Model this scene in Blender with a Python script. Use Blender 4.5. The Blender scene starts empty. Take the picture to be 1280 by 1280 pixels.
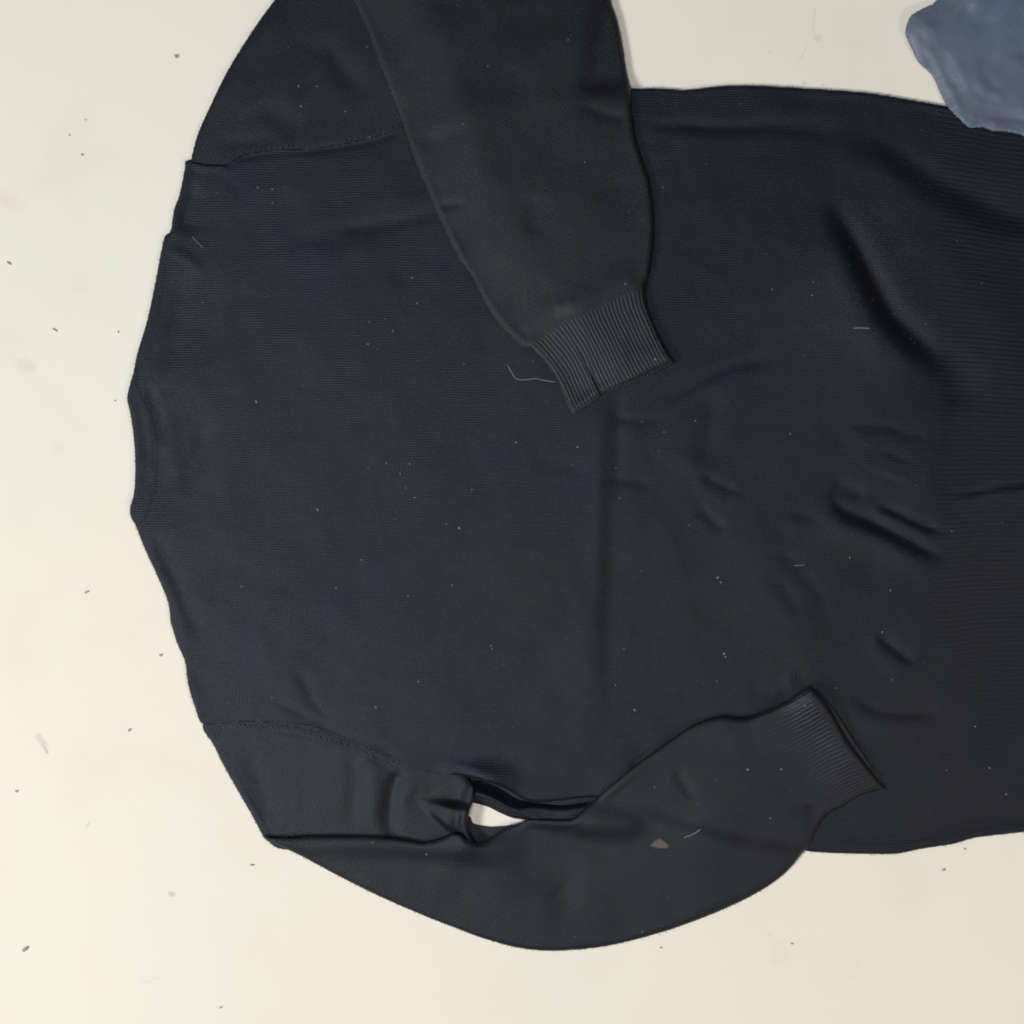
import bpy, math, random
import numpy as np
from mathutils import Vector

# ------------------------------------------------------------------ camera, light, exposure
S = 0.00055                     # metres per photograph pixel on the tabletop
CAMH = 0.95                     # camera height above the tabletop
scene = bpy.context.scene
C = scene.collection
random.seed(7)
rng = np.random.default_rng(11)

cam_d = bpy.data.cameras.new("camera")
cam = bpy.data.objects.new("camera", cam_d)
C.objects.link(cam)
cam.location = (0, 0, CAMH)
cam.rotation_euler = (0, 0, 0)
cam_d.sensor_width = 36
cam_d.lens = 36 * CAMH / (1280 * S)
cam_d.clip_start = 0.01
cam_d.clip_end = 50
scene.camera = cam

world = bpy.data.worlds.new("World")
scene.world = world
world.use_nodes = True
bg = world.node_tree.nodes["Background"]
bg.inputs[0].default_value = (0.86, 0.93, 1.0, 1)
bg.inputs[1].default_value = 0.09

def area_light(name, loc, target, size, size_y, power, color):
    d = bpy.data.lights.new(name, 'AREA')
    d.shape = 'RECTANGLE'
    d.size = size
    d.size_y = size_y
    d.energy = power
    d.color = color
    o = bpy.data.objects.new(name, d)
    C.objects.link(o)
    o.location = loc
    v = Vector(target) - Vector(loc)
    o.rotation_euler = v.to_track_quat('-Z', 'Y').to_euler()
    return o

area_light("window_light", (-2.25, -1.05, 2.15), (-0.05, 0.0, 0), 0.6, 0.6, 79, (1.0, 0.975, 0.94))
area_light("overhead_sheen_fill", (-0.28, -0.06, 1.9), (-0.1, 0, 0), 0.42, 0.42, 13, (0.90, 0.95, 1.0))  # added overhead fill, placed so the sheen peaks left of the knit's centre

area_light("warm_corner_fill", (1.3, -1.2, 1.5), (0.3, -0.2, 0), 0.35, 0.35, 11, (1.0, 0.80, 0.62))  # added warm fill that lifts the tabletop and hem at lower right

scene.view_settings.view_transform = 'Standard'
scene.view_settings.look = 'None'
scene.view_settings.exposure = -0.06
scene.view_settings.gamma = 1
scene.cycles.filter_width = 1.9
scene.cycles.max_bounces = 6

# ------------------------------------------------------------------ materials
def nodes_of(name):
    m = bpy.data.materials.new(name)
    m.use_nodes = True
    nt = m.node_tree
    return m, nt, nt.nodes["Principled BSDF"]

def N(nt, kind, **kw):
    n = nt.nodes.new(kind)
    for k, v in kw.items():
        if k in n.inputs.keys():
            n.inputs[k].default_value = v
        else:
            setattr(n, k, v)
    return n

def mathn(nt, op, a, b=None, clamp=False):
    n = nt.nodes.new("ShaderNodeMath")
    n.operation = op
    n.use_clamp = clamp
    for i, v in enumerate((a, b)):
        if v is None:
            continue
        if isinstance(v, (int, float)):
            n.inputs[i].default_value = v
        else:
            nt.links.new(v, n.inputs[i])
    return n.outputs[0]

def mixc(nt, fac, a, b):
    n = nt.nodes.new("ShaderNodeMix")
    n.data_type = 'RGBA'
    for i, v in ((0, fac), (6, a), (7, b)):
        if isinstance(v, (int, float)):
            n.inputs[i].default_value = v
        elif isinstance(v, tuple):
            n.inputs[i].default_value = v if len(v) == 4 else (*v, 1)
        else:
            nt.links.new(v, n.inputs[i])
    return n.outputs[2]

def ramp(nt, src, p0, p1):
    n = nt.nodes.new("ShaderNodeMapRange")
    n.interpolation_type = 'SMOOTHSTEP'
    nt.links.new(src, n.inputs[0])
    n.inputs[1].default_value = p0
    n.inputs[2].default_value = p1
    return n.outputs[0]

def knit_material(name, angle, base, warm, rough=0.42, spec=0.345, course=0.0017, strength=0.45, smudge=None):
    m, nt, p = nodes_of(name)
    L = nt.links
    tc = N(nt, "ShaderNodeTexCoord")
    mp = N(nt, "ShaderNodeMapping")
    mp.inputs["Rotation"].default_value = (0, 0, math.radians(angle))
    L.new(tc.outputs["Object"], mp.inputs[0])
    def noise(scale, detail=3, rough_=0.55, sc=None):
        n = N(nt, "ShaderNodeTexNoise", Scale=scale, Detail=detail, Roughness=rough_)
        if sc:
            q = N(nt, "ShaderNodeMapping")
            q.inputs["Scale"].default_value = sc
            L.new(mp.outputs[0], q.inputs[0])
            L.new(q.outputs[0], n.inputs["Vector"])
        else:
            L.new(mp.outputs[0], n.inputs["Vector"])
        return n.outputs["Fac"]
    sep = N(nt, "ShaderNodeSeparateXYZ")
    L.new(mp.outputs[0], sep.inputs[0])
    wob = noise(45, 2)
    y = mathn(nt, 'ADD', sep.outputs[1], mathn(nt, 'MULTIPLY', wob, 0.0016))
    x = mathn(nt, 'ADD', sep.outputs[0], mathn(nt, 'MULTIPLY', wob, 0.0013))
    cy = mathn(nt, 'SINE', mathn(nt, 'MULTIPLY', y, 2 * math.pi / course))
    cx = mathn(nt, 'SINE', mathn(nt, 'MULTIPLY', x, 2 * math.pi / (course * 1.35)))
    patch = ramp(nt, noise(38, 3), 0.38, 0.64)                  # knit shows more crisply in places
    fuzz = noise(2600, 2, 0.6)
    fuzz2 = noise(900, 3, 0.6)
    h = mathn(nt, 'ADD', mathn(nt, 'MULTIPLY', cy, mathn(nt, 'ADD', mathn(nt, 'MULTIPLY', patch, 0.00010), 0.00003)),
              mathn(nt, 'MULTIPLY', cx, 0.000012))
    h = mathn(nt, 'ADD', h, mathn(nt, 'MULTIPLY', fuzz, 0.00060))
    h = mathn(nt, 'ADD', h, mathn(nt, 'MULTIPLY', fuzz2, 0.00080))
    bp = N(nt, "ShaderNodeBump", Strength=strength, Distance=1.0)
    L.new(h, bp.inputs["Height"])
    L.new(bp.outputs[0], p.inputs["Normal"])
    # pile colour: navy, a bit browner in patches where it is worn, paler with lint dust
    col = mixc(nt, mathn(nt, "MULTIPLY", ramp(nt, noise(9, 3), 0.38, 0.72), 0.6), base, warm)
    dust = ramp(nt, noise(420, 4, 0.7), 0.60, 0.86)
    dust2 = ramp(nt, noise(16, 3), 0.45, 0.75)
    col = mixc(nt, mathn(nt, 'MULTIPLY', dust, mathn(nt, 'ADD', mathn(nt, 'MULTIPLY', dust2, 0.10), 0.02)), col, (0.10, 0.11, 0.125))
    if smudge:
        q = N(nt, "ShaderNodeMapping"); q.vector_type = 'TEXTURE'
        q.inputs["Location"].default_value = ((smudge[0]-640)*S, (640-smudge[1])*S, 0)
        q.inputs["Rotation"].default_value = (0, 0, 0.5)
        q.inputs["Scale"].default_value = (smudge[2]*S, smudge[3]*S, 1000)
        L.new(tc.outputs["Object"], q.inputs[0])
        ln = N(nt, "ShaderNodeVectorMath", operation='LENGTH'); L.new(q.outputs[0], ln.inputs[0])
        rr = mathn(nt, 'ADD', ln.outputs["Value"], mathn(nt, 'MULTIPLY', mathn(nt, 'SUBTRACT', noise(300), 0.5), 1.6))
        col = mixc(nt, mathn(nt, 'MULTIPLY', mathn(nt, 'SUBTRACT', 1.0, ramp(nt, rr, 0.3, 1.15)), 0.7), col, (0.024, 0.023, 0.022))
    course_c = mathn(nt, 'ADD', mathn(nt, 'MULTIPLY', mathn(nt, 'MULTIPLY', cy, patch), 0.07), 1.0)
    vm = N(nt, "ShaderNodeVectorMath", operation='SCALE')
    L.new(col, vm.inputs[0])
    L.new(course_c, vm.inputs["Scale"])
    L.new(vm.outputs[0], p.inputs["Base Color"])
    p.inputs["Roughness"].default_value = rough
    p.inputs["Specular IOR Level"].default_value = spec
    L.new(mixc(nt, ramp(nt, noise(13, 2), 0.40, 0.60), (0.79, 0.885, 1.04), (0.82, 0.90, 0.98)), p.inputs["Specular Tint"])
    p.inputs["Sheen Weight"].default_value = 0.02
    p.inputs["Sheen Roughness"].default_value = 0.5
    p.inputs["Sheen Tint"].default_value = (0.6, 0.7, 0.9, 1)
    return m

NAVY = (0.0024, 0.0040, 0.0095)
WARM = (0.0075, 0.0055, 0.0080)
mat_body = knit_material("navy_knit", 0.5, NAVY, WARM)
mat_arm = knit_material("navy_knit_upper_arm", 62, (0.0050, 0.0062, 0.0105), WARM)
mat_fore = knit_material("navy_knit_forearm", 62, (0.0058, 0.0075, 0.0098), WARM, smudge=(706, 391, 19, 12))
mat_fore2 = knit_material("navy_knit_folded_forearm", -22, (0.0058, 0.0075, 0.0098), WARM)
mat_rib = knit_material("navy_rib_knit", 62, (0.0080, 0.0098, 0.0120), (0.0095, 0.0090, 0.0110), course=0.0016, strength=0.3)
mat_rib2 = knit_material("navy_rib_knit_folded", -26, (0.0080, 0.0098, 0.0120), (0.0095, 0.0090, 0.0110), course=0.0016, strength=0.3)
mat_hem = knit_material("navy_hem_rib", 90, (0.0048, 0.0062, 0.0108), (0.0100, 0.0078, 0.0105), strength=0.35)

def plain(name, col, rough=0.7):
    m, nt, p = nodes_of(name)
    p.inputs["Base Color"].default_value = (*col, 1)
    p.inputs["Roughness"].default_value = rough
    tc = N(nt, "ShaderNodeTexCoord")
    n = N(nt, "ShaderNodeTexNoise", Scale=900, Detail=2)
    nt.links.new(tc.outputs["Object"], n.inputs["Vector"])
    c = mixc(nt, n.outputs["Fac"], tuple(v * 0.7 for v in col), tuple(min(1, v * 1.25) for v in col))
    nt.links.new(c, p.inputs["Base Color"])
    return m

mat_thread = plain("navy_thread", (0.010, 0.011, 0.015))
mat_lint = plain("lint_white", (0.27, 0.28, 0.285))
mat_hair = plain("pale_thread", (0.20, 0.21, 0.22))
mat_flake = plain("grey_flake", (0.085, 0.082, 0.075))
mat_crumb = plain("brown_grit", (0.24, 0.21, 0.18))
mat_crumb_dk = plain("grey_grit", (0.36, 0.345, 0.31))

def table_material():
    m, nt, p = nodes_of("cream_laminate")
    L = nt.links
    tc = N(nt, "ShaderNodeTexCoord")
    co = tc.outputs["Object"]
    def noise(s, d=3, r=0.5):
        n = N(nt, "ShaderNodeTexNoise", Scale=s, Detail=d, Roughness=r)
        L.new(co, n.inputs["Vector"])
        return n.outputs["Fac"]
    col = mixc(nt, ramp(nt, noise(3.0), 0.35, 0.65), (0.850, 0.800, 0.705), (0.830, 0.805, 0.725))
    col = mixc(nt, mathn(nt, 'MULTIPLY', ramp(nt, noise(14, 4), 0.5, 0.75), 0.35), col, (0.765, 0.700, 0.620))
    col = mixc(nt, mathn(nt, 'MULTIPLY', ramp(nt, noise(120, 5, 0.65), 0.60, 0.80), 0.10), col, (0.60, 0.56, 0.49))
    def stain(px, py, rx, ry, rot, amount, c, col):
        mp = N(nt, "ShaderNodeMapping")
        mp.vector_type = 'TEXTURE'
        mp.inputs["Location"].default_value = ((px - 640) * S, (640 - py) * S, 0)
        mp.inputs["Rotation"].default_value = (0, 0, math.radians(rot))
        mp.inputs["Scale"].default_value = (rx * S, ry * S, 1)
        dn = N(nt, "ShaderNodeTexNoise", Scale=150, Detail=3)
        L.new(co, dn.inputs["Vector"])
        sep = N(nt, "ShaderNodeVectorMath", operation='LENGTH')
        L.new(co, mp.inputs[0])
        sx = N(nt, "ShaderNodeSeparateXYZ"); L.new(mp.outputs[0], sx.inputs[0])
        cb = N(nt, "ShaderNodeCombineXYZ")
        L.new(sx.outputs[0], cb.inputs[0]); L.new(sx.outputs[1], cb.inputs[1])
        L.new(cb.outputs[0], sep.inputs[0])
        r = mathn(nt, 'ADD', sep.outputs["Value"], mathn(nt, 'MULTIPLY', mathn(nt, 'SUBTRACT', dn.outputs["Fac"], 0.5), 1.4))
        f = mathn(nt, 'MULTIPLY', mathn(nt, 'SUBTRACT', 1.0, ramp(nt, r, 0.35, 1.1)), amount)
        return mixc(nt, f, col, c)
    for a in ((52, 926, 6, 15, 38, .30, (0.42, 0.33, 0.30)), (57, 937, 2.5, 9, 30, .45, (0.36, 0.29, 0.27)),
              (32, 458, 18, 14, 0, .16, (0.50, 0.36, 0.32)), (215, 1118, 6, 4, -20, .5, (0.40, 0.38, 0.33)),
              (110, 1031, 1.4, 7, -28, .35, (0.40, 0.37, 0.33)), (10, 250, 26, 14, 0, .14, (0.70, 0.45, 0.40)),
              (1022, 48, 7, 6, 0, .22, (0.45, 0.45, 0.42)), (1005, 104, 5, 3, 0, .35, (0.40, 0.40, 0.36)),
              (1029, 106, 5, 3, 0, .22, (0.40, 0.40, 0.36)), (962, 66, 3, 3, 0, .25, (0.4, 0.4, 0.36)),
              (1018, 22, 1.0, 22, -8, .25, (0.42, 0.42, 0.40)), (1004, 68, 1.0, 30, -28, .20, (0.42, 0.42, 0.40)),
              (960, 1168, 5, 3, 0, .2, (0.5, 0.45, 0.38)), (1208, 1048, 6, 2, 0, .25, (0.45, 0.40, 0.33)),
              (975, 1190, 16, 20, 10, .08, (0.5, 0.45, 0.38)), (1070, 1210, 14, 20, 0, .07, (0.5, 0.45, 0.38)),
              (75, 560, 12, 9, 0, .12, (0.62, 0.60, 0.40)), (190, 1225, 14, 3, 10, .15, (0.5, 0.46, 0.4))):
        col = stain(*a, col)
    L.new(col, p.inputs["Base Color"])
    p.inputs["Roughness"].default_value = 0.5
    p.inputs["Specular IOR Level"].default_value = 0.25
    bp = N(nt, "ShaderNodeBump", Strength=0.25, Distance=1.0)
    L.new(mathn(nt, 'ADD', mathn(nt, 'MULTIPLY', noise(260, 3), 0.00012), mathn(nt, 'MULTIPLY', noise(22, 2), 0.0006)), bp.inputs["Height"])
    L.new(bp.outputs[0], p.inputs["Normal"])
    return m

def blue_material():
    m, nt, p = nodes_of("blue_grey_film")
    L = nt.links
    tc = N(nt, "ShaderNodeTexCoord")
    co = tc.outputs["Object"]
    def noise(s, d=3, r=0.5):
        n = N(nt, "ShaderNodeTexNoise", Scale=s, Detail=d, Roughness=r)
        L.new(co, n.inputs["Vector"])
        return n.outputs["Fac"]
    col = mixc(nt, ramp(nt, noise(14, 3), 0.38, 0.66), (0.100, 0.138, 0.195), (0.118, 0.130, 0.185))
    col = mixc(nt, mathn(nt, 'MULTIPLY', ramp(nt, noise(60, 4, .65), 0.55, 0.8), 0.45), col, (0.16, 0.19, 0.25))
    mp = N(nt, "ShaderNodeMapping"); mp.vector_type = 'TEXTURE'
    mp.inputs["Location"].default_value = ((1279 - 640) * S, (640 - 136) * S, 0)
    mp.inputs["Scale"].default_value = (7 * S, 13 * S, 1000)
    L.new(co, mp.inputs[0])
    ln = N(nt, "ShaderNodeVectorMath", operation='LENGTH'); L.new(mp.outputs[0], ln.inputs[0])
    r = mathn(nt, 'ADD', ln.outputs["Value"], mathn(nt, 'MULTIPLY', mathn(nt, 'SUBTRACT', noise(400), 0.5), 1.5))
    col = mixc(nt, mathn(nt, 'MULTIPLY', mathn(nt, 'SUBTRACT', 1.0, ramp(nt, r, 0.3, 1.1)), 0.55), col, (0.13, 0.06, 0.04))
    L.new(col, p.inputs["Base Color"])
    p.inputs["Roughness"].default_value = 0.46
    p.inputs["Specular IOR Level"].default_value = 0.4
    bp = N(nt, "ShaderNodeBump", Strength=0.5, Distance=1.0)
    L.new(mathn(nt, 'ADD', mathn(nt, 'MULTIPLY', noise(110, 4, .6), 0.0012), mathn(nt, 'MULTIPLY', noise(700, 2), 0.00012)), bp.inputs["Height"])
    L.new(bp.outputs[0], p.inputs["Normal"])
    return m

# ------------------------------------------------------------------ rasters (photograph pixels as plan coordinates)
STEP = 2.0
X0, X1, Y0, Y1 = 100, 1460, -220, 1260
gx = np.arange(X0, X1 + 1, STEP)
gy = np.arange(Y0, Y1 + 1, STEP)
GX, GY = np.meshgrid(gx, gy)             # [row, col]

def catmull(pts, n=8, closed=True, sharp=()):
    """smooth curve through the points; indices in sharp stay corners"""
    P = np.array(pts, float)
    m = len(P)
    out = []
    rngi = range(m) if closed else range(m - 1)
    for i in rngi:
        p1, p2 = P[i], P[(i + 1) % m]
        p0 = P[(i - 1) % m] if (closed or i > 0) else p1
        p3 = P[(i + 2) % m] if (closed or i + 2 < m) else p2
        t1 = (p2 - p0) * 0.5
        t2 = (p3 - p1) * 0.5
        ln = np.linalg.norm(p2 - p1)
        if i in sharp: t1 = (p2 - p1)
        if (i + 1) % m in sharp: t2 = (p2 - p1)
        for t in (t1, t2):
            k = np.linalg.norm(t)
            if k > ln * 1.1 and k > 0: t *= ln * 1.1 / k
        for s in np.arange(n) / n:
            a, b, c, d = 2*s**3-3*s**2+1, s**3-2*s**2+s, -2*s**3+3*s**2, s**3-s**2
            out.append(a*p1 + b*t1 + c*p2 + d*t2)
    if not closed:
        out.append(P[-1])
    return np.array(out)

def seg_dist(px, py, poly, closed):
    """distance of points to a polyline, and arc parameter (0..1) of the nearest place, and signed side"""
    A = poly
    B = np.roll(poly, -1, axis=0) if closed else poly[1:]
    if not closed: A = poly[:-1]
    best = np.full(px.shape, 1e18); par = np.zeros(px.shape); side = np.zeros(px.shape)
    ls = np.hypot(*(B - A).T); cum = np.concatenate([[0], np.cumsum(ls)]); tot = cum[-1]
    for i in range(len(A)):
        ax, ay = A[i]; dx, dy = B[i] - A[i]
        L2 = dx*dx + dy*dy
        if L2 < 1e-9: continue
        t = np.clip(((px-ax)*dx + (py-ay)*dy) / L2, 0, 1)
        ex, ey = px-ax-t*dx, py-ay-t*dy
        d = ex*ex + ey*ey
        k = d < best
        best = np.where(k, d, best)
        par = np.where(k, (cum[i] + t*ls[i]) / tot, par)
        side = np.where(k, np.sign(dx*ey - dy*ex), side)
    return np.sqrt(best), par, side

def sdf(poly):
    """signed distance on the raster, positive inside; far cells only coarse"""
    px, py = GX, GY
    inside = np.zeros(px.shape, bool)
    B = np.roll(poly, -1, axis=0)
    for (ax, ay), (bx, by) in zip(poly, B):
        if ay == by: continue
        c = ((ay > py) != (by > py)) & (px < (bx-ax)*(py-ay)/(by-ay) + ax)
        inside ^= c
    x0, y0 = poly.min(0) - 30; x1, y1 = poly.max(0) + 30
    d = np.full(px.shape, 30.0)
    ci = (gx >= x0) & (gx <= x1); ri = (gy >= y0) & (gy <= y1)
    ix = np.ix_(ri, ci)
    # only near the outline: rasterise sample points of the outline into a coarse mask
    near = np.zeros(px.shape, bool)
    for (ax, ay), (bx, by) in zip(poly, B):
        n = max(1, int(math.hypot(bx-ax, by-ay) / 6))
        for k in range(n):
            cx = ax + (bx-ax)*k/n; cy = ay + (by-ay)*k/n
            j = int((cx - X0)/STEP); i = int((cy - Y0)/STEP)
            near[max(0, i-16):max(0, i+17), max(0, j-16):max(0, j+17)] = True
    dd, _, _ = seg_dist(px[near], py[near], poly, True)
    d[near] = np.minimum(dd, 30.0)
    return np.where(inside, d, -d)

def blur(a, sigma):
    s = sigma / STEP
    r = max(1, int(3*s)); k = np.exp(-0.5*(np.arange(-r, r+1)/s)**2); k /= k.sum()
    p = np.pad(a, ((r, r), (0, 0)), mode='edge')
    b = sum(k[i]*p[i:i+a.shape[0]] for i in range(2*r+1))
    p = np.pad(b, ((0, 0), (r, r)), mode='edge')
    return sum(k[i]*p[:, i:i+a.shape[1]] for i in range(2*r+1))

def fbm(sigma, amp):
    n = blur(rng.standard_normal(GX.shape), sigma)
    return n / n.std() * amp

def sample(F, x, y):
    fx = np.clip((np.asarray(x)-X0)/STEP, 0, len(gx)-1.001); fy = np.clip((np.asarray(y)-Y0)/STEP, 0, len(gy)-1.001)
    i = fy.astype(int); j = fx.astype(int); u = fx-j; v = fy-i
    return F[i, j]*(1-u)*(1-v) + F[i, j+1]*u*(1-v) + F[i+1, j]*(1-u)*v + F[i+1, j+1]*u*v

def crease(F, pts, w, depth, w2=None, ends=0.3, skew=0.0):
    """valley (depth>0) or ridge (depth<0) along a curve; width runs w..w2; skew raises one lip"""
    P = catmull(pts, 5, closed=False)
    w2 = w if w2 is None else w2
    w, w2 = w*1.12+1, w2*1.12+1
    m = max(w, w2) * 4 + 6
    x0, y0 = P.min(0)-m; x1, y1 = P.max(0)+m
    ix = np.ix_((gy >= y0) & (gy <= y1), (gx >= x0) & (gx <= x1))
    d, t, s = seg_dist(GX[ix], GY[ix], P, False)
    ww = w + (w2-w)*t
    f = np.clip(np.minimum(t, 1-t)/ends, 0, 1); f = f*f*(3-2*f) if ends > 0 else 1
    g = np.exp(-(d/ww)**2)
    F[ix] -= 0.7*depth*g*f
    skew *= 0.3
    if skew:
        F[ix] += skew*depth*f*np.exp(-((d*s-ww*1.9)/(ww*1.3))**2)

def step(F, pts, w, h, run, ends=0.3):
    """a fold: the left / lower side stands higher and falls off sharply across the line"""
    P = catmull(pts, 5, closed=False)
    m = run*3 + 4*w
    x0, y0 = P.min(0)-m; x1, y1 = P.max(0)+m
    ix = np.ix_((gy >= y0) & (gy <= y1), (gx >= x0) & (gx <= x1))
    d, t, s = seg_dist(GX[ix], GY[ix], P, False)
    f = np.clip(np.minimum(t, 1-t)/ends, 0, 1); f = f*f*(3-2*f)
    F[ix] += h*np.exp(-(d/run)**2)*(0.5+0.5*np.tanh(s*d/w))*f

def edge_profile(d, r):
    t = np.clip(d/r, 0, 1)
    return np.sqrt(np.clip(1-(1-t)**2, 0, 1))

# ------------------------------------------------------------------ outlines traced in plan
body_pts = [(231.5,201.5),(238,199.5),(255,204),(286,206),(305,193),(340,188),(380,186),(405,184),(461,173),(502,159),(600,124),(700,112),
  (792,110.5),(821,110),(857,112),(898,107.7),(935,106.4),(1004,110),(1085,116),(1146,126),(1191,134),(1240,144),(1300,154),(1420,160),
  (1424,600),(1420,1024),(1340,1034),(1280,1040),(1219,1047),(1192,1055),(1153,1061),(1123,1067),(1099,1068),(1060,1067),(1009,1064),
  (900,1045),(800,1012),(745,997),(700,1001),(668,1003),(652,998),(630,984),(606,974),(583,969),(563,967),(536,964),(497,954),(454,934),(403,917),(356,907),(313,901.5),(278,904),
  (253,903.5),(243,882),(235,855),(231,827),(220.6,802),(213,777),(209.7,752),(195.6,718),(180,684),(169,656),(162,640),
  (167.5,615),(169,581),(167,546),(163,518),(159,496),(166,468),(172,440),(184,400),(194,353),(201,316),(206,295),(213,289),(217.5,262),(224,244),(230.6,212)]
body_poly = catmull(body_pts, 6, sharp={0, 3, 4, 23, 25, 57})
arm_top_pts = [(238,215),(238,198),(247,166),(264,128),(286,84),(317.5,34),(342,0),(380,-55),(430,-105),(510,-140),(640,-150),(730,-130),(750,-60),
  (740,60),(700,150),(600,170),(502,180),(461,193),(405,204),(305,214),(286,222),(262,222)]
arm_top_poly = catmull(arm_top_pts, 6, sharp={0, 1})
fore_top_all = [(442,0),(456.6,31),(474,77),(501,149),(520.6,206),(533,234),(550,275),(574,323),(591,347),(605,375),(622,402),(640,422),(653,432),
  (661,431),(671,441),(685,457),(695,472),(703.6,491),(712,512),(717,518),
  (740,501.5),(752,492.5),(756,491),(777.5,483),(795,476),(820.5,464),(843.7,453.5),
  (832.5,434.5),(822,414),(813.6,393),(808,374),(807,356),(811.5,345),(816,316),(818,282),(816,247.5),(811,220),(799,186),(791,151),(789,110),(784,86),(778.6,52),
  (772,21),(765,0),(752,-60),(738,-110),(700,-150),(620,-172),(520,-165),(450,-130),(425,-80),(430,-40)]
fore_top_poly = catmull(fore_top_all, 5, sharp={19, 26, 12})
arm_low_pts = [(253,898),(253.5,913),(264.5,929),(278,956),(297.6,991),(317,1024.6),(329,1048),(350,1062),(450,1066),(540,1070),(580,1066),(596,1058),
  (592,1048),(586.5,1038),(585,1024),(588,1010),(592,1000),(594,990),(590,976),(575,962),(545,948),(497,934),(454,914),(403,897),(356,887),(313,884),(278,886)]
arm_low_poly = catmull(arm_low_pts, 6, sharp={0, 6})
fore_low_all = [(329,1045),(344.5,1047),(411,1045),(481,1046),(505,1049),(524,1052.5),(538,1051.5),(551.6,1047),(566,1041),(576,1041),(583,1047),(597.5,1054),(611.6,1049),(622.5,1041),
  (633,1035),(647.5,1031),(658,1026),(672.5,1024),(696,1025),(716,1023),(732,1009),(743,1000.5),(785,963),(827,932.5),(865,907),(897.6,895.5),(920,896.5),(935,896.5),(954,889),(982,876),(1000,862),(1010,856.6),
  (1019.5,864.5),(1038,890),(1057,923),(1080,953.6),(1108.5,986.5),(1080,993.5),(1057,1007),(1036,1017),(1024,1031),(1012,1054),(1005,1066),
  (982,1094),(944,1120),(888,1146),(822.5,1169),(757,1185),(700,1190.5),(654,1188),(607,1176),(560,1158.5),(532,1147.6),(473,1122),(419,1095),(372,1069.5),(344.5,1056),(331,1050)]
fore_low_poly = catmull(fore_low_all, 5, sharp={0, 31, 36})
strip_pts = [(582,990),(588,978),(597,976),(612,980),(628,988),(642,997),(652,1001),(700,1007),(745,1003),(790,1015),(800,1040),(740,1044),(690,1034),(657,1025.6),(641,1023),(625.6,1017),(612,1010),(599,1006),(588,1003),(580,1000)]
strip_poly = catmull(strip_pts, 6)
under_pts = [(555,945),(600,950),(660,970),(720,980),(800,975),(800,1025),(720,1020),(660,1015),(640,1010),(620,1003),(604,998),(594,998),(575,1000),(560,990)]
under_poly = catmull(under_pts, 5)
gusset_pts = [(575,1020),(587,1020),(592,1029),(611.6,1033),(625,1032.5),(633,1032),(647,1031),(660,1040),(640,1065),(600,1070),(575,1060)]
gusset_poly = catmull(gusset_pts, 5)
neck_pts = [(172,456),(166,468),(159.5,496),(163.5,518),(167.5,546),(169.5,581),(168,615),(162.5,640),(169.5,656),(176,655),(184,645),(190,628),(195,610),(197,590),(197,571),(196,549),(192,530),(187.5,515),(178,496),(172,478)]
neck_poly = catmull(neck_pts, 6)
blue_base = [(1215,-60),(1190,-25),(1170.6,0),(1155,8),(1141,17),(1134.7,31),(1136,44),(1142.5,58),(1152,75),(1167.5,89),(1177,109),(1183,122),(1189,133),(1196,142),(1202,148),(1210,156),(1217.5,159),(1226,157.5),(1233,158.6),
  (1243,162),(1252,163),(1266,164),(1280,168),(1310,172),(1350,168),(1400,140),(1420,60),(1430,-40),(1410,-120),(1320,-150),(1250,-120)]
blue_poly = catmull(blue_base, 8)
jit = np.random.default_rng(3)
for i, (x, y) in enumerate(blue_poly):
    if y > 120: blue_poly[i] += jit.normal(0, 0.6, 2)
    elif y > -10 and x < 1200: blue_poly[i] += jit.normal(0, 0.3, 2)

# ------------------------------------------------------------------ height fields (in photograph pixels)
T = 8.0
G = fbm(60, 1.3) + fbm(26, 0.55) + fbm(11, 0.17) + fbm(5, 0.05)
# -- body creases
crease(G, [(772,478),(768,530),(764,580),(764,630)], 12, 3.8, 13, ends=.3)
crease(G, [(766,600),(763,660),(760,740),(756,830),(750,920)], 12, 1.9, 17, ends=.35)
crease(G, [(752,500),(750,600),(747,700),(744,800)], 6, -0.7, 8)
crease(G, [(1030,245),(1058,290),(1085,345),(1112,395),(1150,432),(1190,468)], 12, 11.0, 17, ends=0.30, skew=0.45)
crease(G, [(1165,420),(1200,470),(1215,520)], 22, 4)
crease(G, [(1040,165),(1100,185),(1160,225),(1230,262),(1330,300)], 15, 5, 18)
crease(G, [(1110,290),(1180,330),(1230,400)], 30, -3)
crease(G, [(800,158),(850,160),(920,164),(1000,160),(1060,168)], 6, 3.0, 12, ends=0.15, skew=-0.5)
crease(G, [(815,505),(850,490),(885,470),(920,456),(985,445)], 5, 2.0, 8, skew=0.7)
crease(G, [(900,480),(885,530),(874,590)], 14, 2.4)
crease(G, [(872,595),(895,606),(925,620)], 7, 2.6)
crease(G, [(868,628),(890,650),(908,668)], 6, 2.0)
crease(G, [(955,700),(985,745),(1010,780)], 8, 1.6, skew=0.6)
crease(G, [(975,690),(1005,720),(1040,760)], 7, 1.2)
crease(G, [(1055,540),(1095,535),(1130,545),(1160,552)], 7, 2.2, skew=0.5)
crease(G, [(1030,610),(1052,640),(1090,655),(1125,672),(1160,692),(1185,705)], 8.5, 6.5, 9, skew=0.5)
crease(G, [(1085,630),(1115,640),(1145,655),(1185,668)], 5.5, 4.4, 7, skew=0.4)
crease(G, [(1035,600),(1060,612),(1085,622)], 9, 2.5)
crease(G, [(1090,792),(1115,812),(1140,832)], 8, 3.6)
crease(G, [(1060,865),(1090,888),(1130,892),(1180,888)], 9, 3.0)
crease(G, [(1000,640),(985,700)], 26, -2.5)
crease(G, [(1120,570),(1110,600)], 18, -2.0)
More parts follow.
